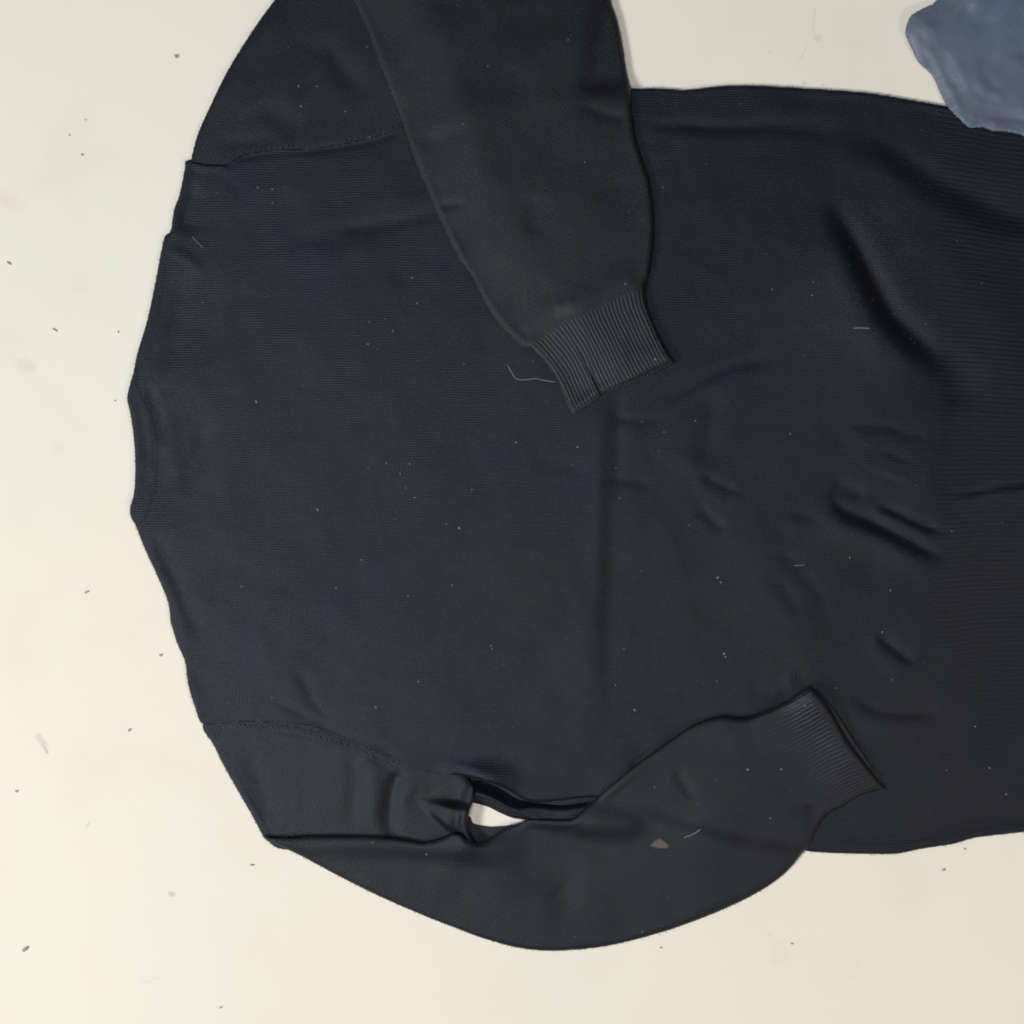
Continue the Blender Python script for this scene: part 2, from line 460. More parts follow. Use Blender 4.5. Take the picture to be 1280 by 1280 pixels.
crease(G, [(1185,620),(1230,612),(1300,603),(1400,592)], 3.5, 2.6, ends=0.12, skew=0.9)
crease(G, [(760,520),(800,525),(835,520)], 5, 1.1)
crease(G, [(755,598),(780,600),(820,606)], 5, 1.3)
crease(G, [(395,292),(440,285),(500,276),(560,262)], 7, 1.8)
crease(G, [(300,300),(330,270),(380,240)], 16, 1.1)
crease(G, [(660,575),(700,582),(740,590)], 10, 1.1)
step(G, [(1022,230),(1055,290),(1082,345),(1108,395),(1148,436),(1200,485)], 13, 13.0, 95, .35)
step(G, [(768,480),(762,530),(765,575),(757,640),(760,700),(753,790),(755,860),(748,930)], 9, 2.6, 45, .25)
step(G, [(766,500),(770,560),(764,630)], 5, 1.3, 18, .35)
step(G, [(1205,480),(1180,540),(1172,600),(1190,660)], 12, 2.6, 50)
step(G, [(930,600),(965,680),(1015,770),(1080,830)], 12, 2.0, 60)
step(G, [(800,600),(850,680),(870,780),(850,860)], 14, 1.6, 60)
step(G, [(560,960),(640,930),(720,900),(760,850)], 14, 1.6, 50)
step(G, [(300,420),(320,520),(290,620),(310,720)], 16, 1.5, 50)
step(G, [(540,270),(470,300),(380,310),(300,330)], 9, -1.1, 40)
step(G, [(1215,610),(1260,606),(1330,598),(1420,590)], 3, 2.0, 30, .15)
step(G, [(1025,600),(1048,636),(1090,655),(1125,672),(1160,692),(1195,712)], 6.5, 6.0, 32)
step(G, [(1080,628),(1115,640),(1145,655),(1190,672)], 4.5, 3.2, 18)
step(G, [(1085,790),(1115,812),(1145,838)], 4, 2.8, 20)
step(G, [(1050,862),(1090,888),(1130,894),(1185,890)], 6, 2.4, 26)
step(G, [(866,590),(895,606),(935,624)], 4, 1.6, 20)
step(G, [(886,500),(880,540),(870,600)], 10, 1.6, 40)
step(G, [(1045,538),(1095,533),(1130,543),(1170,554)], 4, 1.6, 22)
step(G, [(1030,160),(1100,185),(1160,225),(1230,262),(1340,305)], 16, 5, 70)
step(G, [(800,156),(850,159),(920,163),(1000,160)], 4, 2.0, 40)
# -- left border: rolls and dents along the shoulder and neck
crease(G, [(245,225),(236,265),(232,300)], 11, 3.0)
crease(G, [(205,310),(235,325),(262,350)], 6, -1.5)
crease(G, [(232,335),(226,380),(218,430),(196,470)], 13, 3.6)
crease(G, [(183,476),(194,505),(201,530),(205,560)], 6, 2.6)
crease(G, [(258,520),(252,560),(238,595),(232,625)], 9, 3.2, 10)
crease(G, [(190,655),(205,690),(225,735),(240,770),(262,820)], 10, 3.6, 9)
crease(G, [(222,600),(214,560),(216,520)], 8, -1.5)
crease(G, [(240,870),(262,840),(275,800)], 16, 1.6)
crease(G, [(365,830),(380,850),(398,885),(425,900)], 6, 1.8, skew=0.5)
crease(G, [(322,868),(350,878),(390,898),(430,920),(480,938)], 5, 1.7, skew=0.6)
crease(G, [(465,931),(480,936),(494,944)], 2.5, 1.2)
crease(G, [(540,958),(575,962),(610,972),(640,990)], 7, -3.0)
crease(G, [(600,940),(700,975),(790,960)], 18, 1.2)
crease(G, [(770,900),(800,940),(780,970)], 14, 1.5)
crease(G, [(930,860),(960,862),(990,850)], 12, 2.0)
# -- upper arm beyond the top armhole seam
crease(G, [(330,120),(350,150),(385,165)], 16, 2.6)
crease(G, [(400,40),(430,90),(465,130)], 14, 2.6)
crease(G, [(300,110),(340,70),(400,60)], 20, 1.3)
crease(G, [(262,185),(300,178),(360,172)], 9, 1.4)
crease(G, [(288,199),(330,193),(400,188),(470,176),(505,163)], 4, 1.3, ends=.1)
# -- upper arm beyond the lower armhole seam
crease(G, [(300,930),(330,990),(335,1030)], 10, 2.6)
crease(G, [(437,930),(444,970),(442,1010),(438,1050)], 9, 2.8, 10)
crease(G, [(463,935),(468,980),(466,1040)], 9, -2.0)
crease(G, [(500,958),(490,990),(487,1020),(490,1052)], 7, 7.0, 8, ends=0.2)
crease(G, [(510,990),(526,1000),(545,1002)], 10, 2.2)
crease(G, [(528,996),(556,985),(580,980)], 8, 1.6)
crease(G, [(552,1034),(566,1016),(570,998)], 22, -17.0)
crease(G, [(300,905),(403,922),(454,941),(497,962)], 4, 1.2, ends=.1)
# -- bottom border of the body
crease(G, [(1040,1046),(1090,1050),(1150,1046),(1230,1034),(1400,1012)], 4, 1.4, ends=.1, skew=.7)
crease(G, [(1180,1038),(1240,1028),(1300,1022)], 3, 1.0)

sd_body = sdf(body_poly)
sd_armt = sdf(arm_top_poly)
sd_arml = sdf(arm_low_poly)
def near(F, poly, r):
    """soft mask, 1 near a polyline"""
    P = catmull(poly, 4, closed=False)
    x0, y0 = P.min(0)-3*r; x1, y1 = P.max(0)+3*r
    ix = np.ix_((gy >= y0) & (gy <= y1), (gx >= x0) & (gx <= x1))
    d, _, _ = seg_dist(GX[ix], GY[ix], P, False)
    F[ix] = np.maximum(F[ix], np.clip(1.5 - d/r, 0, 1))
seam_mask = np.zeros(GX.shape)
near(seam_mask, [(292,202),(305,193),(380,186),(461,173),(502,159),(600,124),(700,112),(780,105)], 12)
near(seam_mask, [(258,905),(278,904),(313,901),(356,907),(403,917),(454,934),(497,954),(536,964),(556,967)], 12)

inA = sd_body > 0
e0 = 0.5 + 0.5*seam_mask
prof = edge_profile(sd_body, 5)
roll = np.clip(sd_body/28, 0, 1)
Zbody = T*(e0 + (1-e0)*prof) + G*np.clip(sd_body/14, 0.0, 1)*(1-seam_mask) + G*seam_mask
lip = np.exp(-(((GX-607)/34)**2 + ((GY-975)/20)**2))
Zbody = Zbody + 11.0*lip
Zarm = np.where(sd_armt > 0, T*(0.5+0.5*edge_profile(sd_armt, 5)) + G*np.clip(sd_armt/14, 0, 1) - 1.0, 0)
liptop = np.zeros(GX.shape); near(liptop, [(594,985),(589,1000),(585,1024),(589,1042),(594,1052)], 10)
eL = 0.3 + 0.6*liptop
Zarm_low = np.where(sd_arml > 0, T*(eL+(1-eL)*edge_profile(sd_arml, 8)) + 8.0*liptop*(0.7+0.3*edge_profile(sd_arml, 5)) + G*np.maximum(np.clip(sd_arml/12, 0, 1), 0.85*liptop) - 1.0, 0)
sd_neck = sdf(neck_poly)
Zneck = Zbody + 0.7*(0.6+0.4*edge_profile(sd_neck, 4))
sd_strip = sdf(strip_poly)
Zstrip = (14.0-5.0*np.clip((GX-640)/40, 0, 1))*(0.08+0.92*np.clip(sd_strip/(13-8.5*np.clip((GX-640)/25, 0, 1)), 0, 1)**1.2) + fbm(6, .25)
sd_under = sdf(under_poly)
Zunder = 0.8 + 0*sd_under

Z0 = np.where(sd_body > 0, Zbody, 0)
Z0 = np.maximum(Z0, Zarm); Z0 = np.maximum(Z0, Zarm_low)
Z0 = np.maximum(Z0, np.where(sd_strip > 0, Zstrip, 0)); Z0 = np.maximum(Z0, np.where(sd_neck > 0, Zneck, 0))
Zs = blur(Z0, 9)

# -- forearm folded over the body, top
F1 = fbm(50, 1.1) + fbm(20, 0.5) + fbm(9, 0.13)
crease(F1, [(535,255),(560,256),(585,253)], 5, 1.6)
crease(F1, [(520,180),(550,175),(590,160)], 9, 1.2)
crease(F1, [(670,240),(668,270),(660,295)], 9, 1.8)
crease(F1, [(720,130),(760,145),(792,150)], 6, 1.5)
crease(F1, [(650,415),(690,392),(740,372),(800,345)], 13, -2.0, ends=.1)
crease(F1, [(690,385),(708,382),(716,393)], 7, -1.6)
crease(F1, [(560,60),(600,200),(680,330)], 40, -1.5)
sd_f1 = sdf(fore_top_poly)
p1 = edge_profile(sd_f1, 8)
leftmask = np.zeros(GX.shape)
near(leftmask, [(425,-80),(442,0),(474,77),(520,206),(574,323),(622,402),(653,432)], 4)
e1 = 0.42 - 0.22*leftmask
dl, _, _ = seg_dist(GX, GY, np.array([(425,-150),(425,-80),(442,0),(474,77),(501,149),(533,234),(574,323),(622,402),(653,432),(703,491)], float), False)
Tl = np.clip(dl/90, 0, 1); Tl = 3.0 + 9.5*Tl*Tl*(3-2*Tl)
Zf1 = Zs + Tl*(e1 + (1-e1)*p1) + F1*np.clip(sd_f1/14, 0, 1) - 1.0*leftmask
Zf1 += 2.0*np.exp(-(((GX-835)/30)**2 + ((GY-448)/24)**2))
Zf1 = np.maximum(Zf1, Z0 + 0.8)
# -- forearm folded back, bottom
F2 = fbm(50, 1.3) + fbm(20, 0.5) + fbm(9, 0.13)
crease(F2, [(843,955),(852,975),(868,1000)], 6, 2.6)
crease(F2, [(630,1060),(670,1085),(740,1100)], 22, 3.6)
crease(F2, [(690,1110),(720,1140)], 22, 2.4)
crease(F2, [(600,1085),(650,1130),(700,1160)], 24, -2.0)
crease(F2, [(722,1010),(760,1040),(800,1060)], 18, -1.5)
crease(F2, [(715,1040),(745,1062),(775,1075)], 9, 1.3)
crease(F2, [(1005,1000),(1018,1020),(1010,1045)], 9, 2.0)
crease(F2, [(880,930),(900,970),(960,1020)], 30, -1.6)
sd_f2 = sdf(fore_low_poly)
p2 = edge_profile(sd_f2, 8)
Zf2 = Zs + 9.0*(0.5 + 0.5*p2) + F2*np.clip(sd_f2/14, 0, 1)
Zf2 += 7.0*np.exp(-(((GX-1020)/34)**2 + ((GY-868)/30)**2))
de, te, _ = seg_dist(GX, GY, np.array([(1010,856.6),(1019.5,864.5),(1038,890),(1057,923),(1080,953.6),(1100,978)], float), False)
Zf2 += 4.0*2.0*np.exp(-(de/30)**2)*np.clip((1-te)/0.3, 0, 1)
cornermask = np.exp(-(((GX-1072)/52)**2 + ((GY-1008)/22)**2))
Zf2 -= 4.5*cornermask
Zf2 += 7.0*np.exp(-(((GX-598)/42)**2 + ((GY-1062)/20)**2))
Zf2 = np.maximum(Zf2, Z0 + 1.3)
# -- blue sheet
B = fbm(22, 1.6) + fbm(8, 0.5)
crease(B, [(1140,40),(1160,62),(1180,95),(1196,135)], 4, -2.2)
crease(B, [(1150,28),(1152,48),(1165,75),(1180,100)], 5, 2.4)
crease(B, [(1165,30),(1185,12),(1205,-10)], 4, 2.2, skew=.8)
crease(B, [(1170,24),(1200,4),(1225,-20)], 4, -2.0)
crease(B, [(1208,12),(1222,0),(1240,-30)], 5, -3.2)
crease(B, [(1225,45),(1240,10),(1258,-25)], 7, 3.4, skew=.8)
crease(B, [(1190,100),(1194,120),(1203,140)], 4, -2.4)
crease(B, [(1215,95),(1232,112),(1262,125)], 5, -1.8)
crease(B, [(1218,80),(1235,95),(1250,118)], 5, 1.6)
crease(B, [(1240,150),(1260,146),(1290,150)], 4, 2.4)
crease(B, [(1225,156),(1236,152),(1250,158)], 3, -1.8)
crease(B, [(1255,72),(1285,66),(1330,80)], 6, 2.4, skew=.7)
sd_b = sdf(blue_poly)
Zbl = Zs + 3.0 + 5.5*(0.2+0.8*edge_profile(sd_b, 12)) + 6.0*np.exp(-(((GX-1150)/40)**2 + ((GY-35)/45)**2)) + 5*np.clip((sd_b-4)/26, 0, 1) + B*np.clip(sd_b/7, 0, 1)
Zbl = np.maximum(Zbl, Z0 + 1.2)

# ------------------------------------------------------------------ mesh builders
def to_world(x, y, z, k=1.0):
    return np.stack([(np.asarray(x)-640)*S*k, (640-np.asarray(y))*S*k, np.asarray(z)*S], axis=-1)

def link_mesh(name, verts, faces, mat, parent=None, smooth=True):
    me = bpy.data.meshes.new(name)
    if isinstance(faces, np.ndarray):
        nf = len(faces)
        me.vertices.add(len(verts)); me.vertices.foreach_set("co", np.ascontiguousarray(verts, dtype=np.float32).ravel())
        me.loops.add(nf*faces.shape[1]); me.loops.foreach_set("vertex_index", np.ascontiguousarray(faces, dtype=np.int32).ravel())
        me.polygons.add(nf); me.polygons.foreach_set("loop_start", np.arange(nf, dtype=np.int32)*faces.shape[1])
        me.polygons.foreach_set("loop_total", np.full(nf, faces.shape[1], dtype=np.int32))
        me.update(calc_edges=True)
    else:
        me.from_pydata([tuple(v) for v in verts], [], faces)
    me.validate()
    if smooth:
        me.polygons.foreach_set("use_smooth", np.ones(len(me.polygons), dtype=bool))
    me.materials.append(mat)
    o = bpy.data.objects.new(name, me)
    C.objects.link(o)
    if parent: o.parent = parent
    return o

def cut_sheet(name, sd, Z, mat, parent, k=1.0, base=None, inset=2.5, cutx=None, nowall=None):
    """the raster sheet clipped along the zero line of sd, with a wall turning under all round"""
    base = Zs*0 if base is None else base
    H, W = sd.shape
    ins = sd > 0
    lim = np.ones(sd.shape, bool)
    if cutx is not None: lim = GX <= cutx
    gyy, gxx = np.gradient(sd, STEP)
    idx = -np.ones(sd.shape, dtype=np.int64)
    vx, vy, vz = [], [], []
    use = ins & lim
    n = use.sum(); idx[use] = np.arange(n)
    vx = list(GX[use]); vy = list(GY[use]); vz = list(Z[use])
    cell = np.stack([ins[:-1, :-1], ins[:-1, 1:], ins[1:, 1:], ins[1:, :-1]])
    okc = lim[:-1, 1:]
    full = cell.all(0) & okc
    fi, fj = np.nonzero(full)
    quads = [tuple(q) for q in np.stack([idx[fi+1, fj], idx[fi+1, fj+1], idx[fi, fj+1], idx[fi, fj]], 1)]
    mix = cell.any(0) & ~cell.all(0) & okc
    cache = {}
    def cross(a, b):
        key = (a, b) if a < b else (b, a)
        if key in cache: return cache[key]
        (i, j), (p, q) = key
        s0, s1 = sd[i, j], sd[p, q]
        t = s0/(s0-s1); t = min(max(t, 0.02), 0.98)
        x = GX[i, j]+(GX[p, q]-GX[i, j])*t; y = GY[i, j]+(GY[p, q]-GY[i, j])*t
        vx.append(x); vy.append(y); vz.append(float(sample(Z, x, y)))
        cache[key] = len(vx)-1
        return cache[key]
    tris = []; rim = []
    for i, j in zip(*np.nonzero(mix)):
        cs = [(i+1, j), (i+1, j+1), (i, j+1), (i, j)]
        ring = []; cr = []
        for q in range(4):
            a, b = cs[q], cs[(q+1) % 4]
            if ins[a]: ring.append(idx[a])
            if ins[a] != ins[b]:
                v = cross(a, b); ring.append(v); cr.append((v, ins[a]))
        if len(cr) == 2 and len(ring) >= 3:
            for q in range(1, len(ring)-1): tris.append((ring[0], ring[q], ring[q+1]))
            (a, ain), (b, bin_) = cr
            rim.append((a, b) if ain else (b, a))
        elif len(ring) >= 3:
            for q in range(1, len(ring)-1): tris.append((ring[0], ring[q], ring[q+1]))
    if nowall is not None and rim:
        NP = np.array(nowall, float)
        va = np.array(vx); vb = np.array(vy); ra = np.array(rim)
        da, ta, _ = seg_dist(va[ra[:, 0]], vb[ra[:, 0]], NP, False)
        db, tb_, _ = seg_dist(va[ra[:, 1]], vb[ra[:, 1]], NP, False)
        rim = [e for e, p, q in zip(rim, da, db) if not (p < 2.0 and q < 2.0)]
    low = {}
    def lower(v):
        if v not in low:
            x, y = vx[v], vy[v]
            nx, ny = float(sample(gxx, x, y)), float(sample(gyy, x, y)); l = math.hypot(nx, ny) or 1
            xm, ym = x+nx/l*0.25*inset, y+ny/l*0.25*inset
            xl, yl = x+nx/l*inset, y+ny/l*inset
            b = float(sample(base, x, y))
            vx.append(xm); vy.append(ym); vz.append(b+(vz[v]-b)*0.45)
            vx.append(xl); vy.append(yl); vz.append(b-0.3 if base is not None else 0)
            low[v] = len(vx)-2
        return low[v]
    for a, b in rim:
        la, lb = lower(a), lower(b)
        quads.append((a, la, lb, b)); quads.append((la, la+1, lb+1, lb))
    V = to_world(np.array(vx), np.array(vy), np.array(vz), k)
    V[:, 2] = np.maximum(V[:, 2], 0.00015)
    return link_mesh(name, V, [tuple(int(a) for a in q) for q in quads]+[tuple(int(a) for a in t) for t in tris], mat, parent)

def resample(P, n):
    P = np.asarray(P, float)
    l = np.concatenate([[0], np.cumsum(np.hypot(*np.diff(P, axis=0).T))])
    t = np.linspace(0, l[-1], n)
    return np.stack([np.interp(t, l, P[:, 0]), np.interp(t, l, P[:, 1])], 1)

def coons(top, bottom, left, right, nu, nv):
    """top/bottom run along v (across the ribs); left/right along u (from top to bottom)"""
    t, b = resample(top, nv), resample(bottom, nv)
    l, r = resample(left, nu), resample(right, nu)
    u = np.linspace(0, 1, nu)[:, None, None]; v = np.linspace(0, 1, nv)[None, :, None]
    P = (1-u)*t[None] + u*b[None] + (1-v)*l[:, None] + v*r[:, None]
    P -= (1-u)*(1-v)*t[0] + (1-u)*v*t[-1] + u*(1-v)*b[0] + u*v*b[-1]
    return P

def rib_patch(name, P, Z, mat, parent, ribs, amp, k, base, closed_sides=(True, True, True), seam=None, drop=2.0, fade=0.1, end_round=3.0):
    nu, nv = P.shape[:2]
    x, y = P[..., 0].copy(), P[..., 1].copy()
    u = np.linspace(0, 1, nu)[:, None]; v = np.linspace(0, 1, nv)[None, :]
    wob = 0.10*np.sin(u*5+v*9) + 0.06*np.sin(u*13+v*31)
    ph = (v*ribs + wob)
    ampv = 0.75+0.25*np.sin(v*23+u*3)*np.cos(v*57)
    prof_ = np.abs(np.cos(np.pi*ph))**0.8
    A = amp*ampv*np.clip(u/fade, 0, 1)*(1-1.0*np.clip((u-0.95)/0.03, 0, 1)*(1 if end_round else 0))
    z = sample(Z, x, y) + A*(prof_-0.75)
    if seam is not None:
        z -= 2.0*np.exp(-((v-seam)/0.010)**2)*np.clip((u-0.35)/0.5, 0, 1)
    z += rng.standard_normal(z.shape)*0.05 - 0.25*np.clip(1-u/0.05, 0, 1)
    n = nu*nv
    ids = np.arange(n).reshape(nu, nv)
    V = to_world(x, y, z, k).reshape(-1, 3)
    q = np.stack([ids[1:, :-1], ids[1:, 1:], ids[:-1, 1:], ids[:-1, :-1]], -1).reshape(-1, 4)
    # orientation: make faces look up
    a, b, c = V[q[len(q)//2][0]], V[q[len(q)//2][1]], V[q[len(q)//2][2]]
    flip = np.cross(b-a, c-b)[2] < 0
    if flip: q = q[:, ::-1]
    Vs = [V]; Q = [q]; off = n
    borders = [ids[-1, :]]
    if closed_sides[0]: borders.append(ids[:, 0])
    if closed_sides[1]: borders.append(ids[:, -1])
    if closed_sides[2]: borders.append(ids[0, :])
    cen = V.mean(0)
    for bo in borders:
        W = V[bo].copy(); ins = (cen-W); ins[:, 2] = 0; ins /= np.linalg.norm(ins, axis=1)[:, None]
        W += ins*drop*S
        W[:, 2] = sample(base, x.ravel()[bo], y.ravel()[bo])*S - 0.3*S
        W[:, 2] = np.maximum(W[:, 2], 0.0001)
        m = len(bo)
        Vs.append(W); Q.append(np.stack([bo[:-1], bo[1:], off+np.arange(1, m), off+np.arange(m-1)], -1)); off += m
    return link_mesh(name, np.concatenate(Vs), np.concatenate(Q).astype(np.int32), mat, parent)

def empty(name, loc=(0, 0, 0)):
    o = bpy.data.objects.new(name, None)
    C.objects.link(o); o.location = loc; o.empty_display_size = 0.05
    return o

# ------------------------------------------------------------------ the tabletop
tm = table_material()
bx, by, th, r = 1.1, 0.8, 0.03, 0.004
vs, fs = [], []
def ring(ex, z):
    return [(-bx+ex, -by+ex, z), (bx-ex, -by+ex, z), (bx-ex, by-ex, z), (-bx+ex, by-ex, z)]
for ex, z in ((r, 0), (0.3*r, -0.3*r), (0, -r), (0, -th), (r, -th-r)):
    vs += ring(ex, z)
fs.append((0, 1, 2, 3))
for i in range(4):
    for j in range(4):
        fs.append((i*4+j, (i+1)*4+j, (i+1)*4+(j+1) % 4, i*4+(j+1) % 4))
fs.append((19, 18, 17, 16))
tb = link_mesh("tabletop", vs, fs, tm, smooth=False)
tb["kind"] = "structure"

# ------------------------------------------------------------------ the sweater
sw = empty("sweater")
sw["label"] = "dark navy fine knit sweater lying flat on cream tabletop, both sleeves folded back over it"
sw["category"] = "sweater"
HP = CAMH/S
def kz(z): return 1 - z/HP

HEM_X = 1165.0 + (X0 % 2)*0
body = cut_sheet("body", sd_body, Zbody, mat_body, sw, kz(5), cutx=1164)
neck = cut_sheet("neckband", sd_neck, Zneck, mat_body, body, kz(5), base=Zbody-0.1, inset=0.6, nowall=np.vstack([neck_poly, neck_poly[:1]]))
# underarm strip and the inner layer seen in the dark gap
cut_sheet("underarm_layer", sd_strip, Zstrip, mat_body, body, kz(4))
cut_sheet("inner_layer", sd_under, Zunder, mat_body, body, 1.0, inset=0.5)
cut_sheet("inner_layer", sdf(gusset_poly), Zunder+0.4, mat_arm, body, 1.0, inset=0.5)
# hem band
topc = [(1162, y) for y in np.linspace(129.5, 1059.6, 60)]
yt = np.interp(np.linspace(1162, 1424, 60), [1146,1191,1240,1300,1420], [126,134,144,154,160])
yb = np.interp(np.linspace(1162, 1420, 60), [1153,1192,1219,1280,1340,1420], [1061,1055,1047,1040,1034,1024])
P = coons(topc, [(1420, y) for y in np.linspace(160, 1024, 60)], list(zip(np.linspace(1162, 1420, 60), yt)), list(zip(np.linspace(1162, 1420, 60), yb)), 66, 1150)
hx = P[..., 0]; P[..., 0] += 3*np.sin(P[..., 1]/90)*np.clip((hx-1162)/6, 0, 1)*0
Zh = Zbody.copy()
hem = rib_patch("hem_band", P, Zh, mat_body, body, 150, 0.36, kz(5), Z0*0, (True, True, False), fade=0.06)

# sleeves
s1 = cut_sheet("sleeve", np.minimum(sd_f1, 30) , Zf1, mat_fore, sw, kz(15), base=Z0) if False else None
cuff_line1 = [(653,432),(661,429),(674,420),(692,408),(709,398),(736,386),(760,374),(786,362),(807,355)]
cuff_line2 = [(934,896.4),(937,915),(945,938),(957,962),(975,984),(1000,1003),(1024,1014),(1036,1017)]
def cut_by(sd, line, keep_sign):
    """remove the cuff's side of the line from a signed distance field, leaving 3 px of overlap"""
    P = np.array(line, float)
    a = P[0] + (P[0]-P[1])/np.linalg.norm(P[0]-P[1])*60; b = P[-1] + (P[-1]-P[-2])/np.linalg.norm(P[-1]-P[-2])*60
    P = np.vstack([a, P, b])
    x0, y0 = P.min(0)-60; x1, y1 = P.max(0)+60
    return P
def poly_minus_cuff(pts_all, i0, i1, line):
    return None

def forearm_outline(all_pts, cut_from, cut_to, line, sharp):
    """outline of the forearm without its cuff: points cut_from..cut_to replaced by the cuff line"""
    pts = [p for k, p in enumerate(all_pts) if not (cut_from <= k <= cut_to)]
    before = all_pts[:cut_from]; after = all_pts[cut_to+1:]
    return before + line + after
fa1 = forearm_outline(fore_top_all, 12, 31, [(655,435),(664,431),(677,422),(694,411),(711,401),(738,389),(762,377),(787,365),(807.5,357)], ())
fa1_poly = catmull(fa1, 5, sharp={12, 20})
fa2 = forearm_outline(fore_low_all, 27, 39, [(935,896.5),(940,914),(948,936),(960,959),(978,981),(1002,1000),(1026,1011),(1038,1016)], ())
fa2_poly = catmull(fa2, 5, sharp={0, 27, 34})
up = cut_sheet("sleeve", sdf(fa1_poly), Zf1, mat_fore, sw, kz(15), base=Z0, nowall=[(655,435),(664,431),(677,422),(694,411),(711,401),(738,389),(762,377),(787,365),(807.5,357)])
up["label"] = "sleeve folded down over the body from the top"
armu = cut_sheet("upper_sleeve", sd_armt, Zarm, mat_arm, up, kz(5))
lo = cut_sheet("sleeve", sdf(fa2_poly), Zf2, mat_fore2, sw, kz(12), base=Z0, nowall=fa2[27:35])
lo["label"] = "sleeve bent back along the lower side of the body"
arml = cut_sheet("upper_sleeve", sd_arml, Zarm_low, mat_arm, lo, kz(5), inset=4)
P = coons(catmull(cuff_line1, 6, False), catmull([(717,518),(740,503),(751,494.5),(753,491),(777.5,483),(795,476),(820.5,464),(843.7,453.5)], 4, False),
          catmull([(653,432),(661,432),(671,441),(685,457),(695,472),(703.6,491),(712,510),(717,518)], 4, False),
          catmull([(807,355),(808,374),(813.6,393),(822,414),(832.5,434.5),(843.7,453.5)], 4, False), 44, 420)
rib_patch("cuff", P, Zf1, mat_rib, up, 31, 0.85, kz(15), Z0, (True, True, False), seam=0.30, fade=0.12)
P = coons(catmull(cuff_line2, 6, False), catmull([(1010,856.6),(1019.5,864.5),(1038,890),(1057,923),(1080,953.6),(1108.5,986.5)], 4, False),
          catmull([(934,896.4),(954,889),(982,876),(1000,862),(1010,856.6)], 4, False),
          catmull([(1036,1017),(1057,1007),(1080,993.5),(1108.5,986.5)], 4, False), 44, 420)
rib_patch("cuff", P, Zf2, mat_rib2, lo, 31, 0.6, kz(12), Z0, (True, True, False), fade=0.2)
# the cuff's rear layer shows as a thin second edge
P = coons([(1015,872),(1050,930),(1078,960),(1102,986)], [(1021,862),(1042.5,886),(1062,915.5),(1083,948),(1101,974),(1109.5,987)],
          [(1015,872),(1022,862)], [(1102,986),(1110,988)], 8, 200)
rib_patch("cuff_rear_layer", P, Z0+1.8, mat_rib2, lo, 30, 0.5, kz(10), Z0, (True, True, False), drop=1)

# stitches along the armhole seams
def tube(V, F, pts, rad, seg=5):
    pts = [Vector(p) for p in pts]
    b0 = len(V)
    for i, p in enumerate(pts):
        d = (pts[min(i+1, len(pts)-1)] - pts[max(i-1, 0)]).normalized()
        a = d.cross(Vector((0, 0, 1)))
        if a.length < 1e-6: a = Vector((1, 0, 0))
        a.normalize(); b = a.cross(d)
        rr = rad*(0.35 if i in (0, len(pts)-1) else 1)
        for s in range(seg):
            t = 2*math.pi*s/seg
            V.append(tuple(p + a*math.cos(t)*rr + b*math.sin(t)*rr))
    for i in range(len(pts)-1):
        for s in range(seg):
            F.append((b0+i*seg+s, b0+i*seg+(s+1) % seg, b0+(i+1)*seg+(s+1) % seg, b0+(i+1)*seg+s))
    F.append(tuple(b0+s for s in range(seg))[::-1]); F.append(tuple(b0+(len(pts)-1)*seg+s for s in range(seg)))

def wpt(x, y, F, lift, k):
    return tuple(to_world(x, y, float(sample(F, x, y))+lift, k))

def stitches(line, gap, length, angle, F, parent, k=kz(8)):
    P = resample(catmull(line, 6, False), max(2, int(sum(np.hypot(*np.diff(np.array(line, float), axis=0).T))/gap)))
    V, Fc = [], []
    for x, y in P:
        x += random.uniform(-.8, .8); y += random.uniform(-.8, .8)
        a = math.radians(angle + random.uniform(-14, 14)); l = length*random.uniform(.6, 1.1)/2
        dx, dy = math.cos(a)*l, -math.sin(a)*l
        tube(V, Fc, [wpt(x-dx, y-dy, F, -.25, k), wpt(x, y, F, .2, k), wpt(x+dx, y+dy, F, -.25, k)], 0.6*S, 5)
    o = link_mesh("seam_stitching", V, Fc, mat_body, parent)
    o["kind"] = "stuff"
Zmax = np.maximum(Z0, 0)
stitches([(292,199),(310,190),(330,186),(360,183),(395,181)], 6.5, 9, 70, Zmax, up)
stitches([(432,176),(461,168),(498,156)], 6.5, 8, 60, Zmax, up)
stitches([(300,906),(356,911),(403,922),(440,934),(470,946),(496,960)], 6.5, 8, -50, Zmax, lo)
stitches([(330,901),(380,905),(430,921),(470,938),(500,951)], 5.5, 6, -20, Zmax, lo)
stitches([(187,528),(189.5,545),(190.5,565),(190.5,590)], 3.4, 3.2, 5, Zneck, neck)

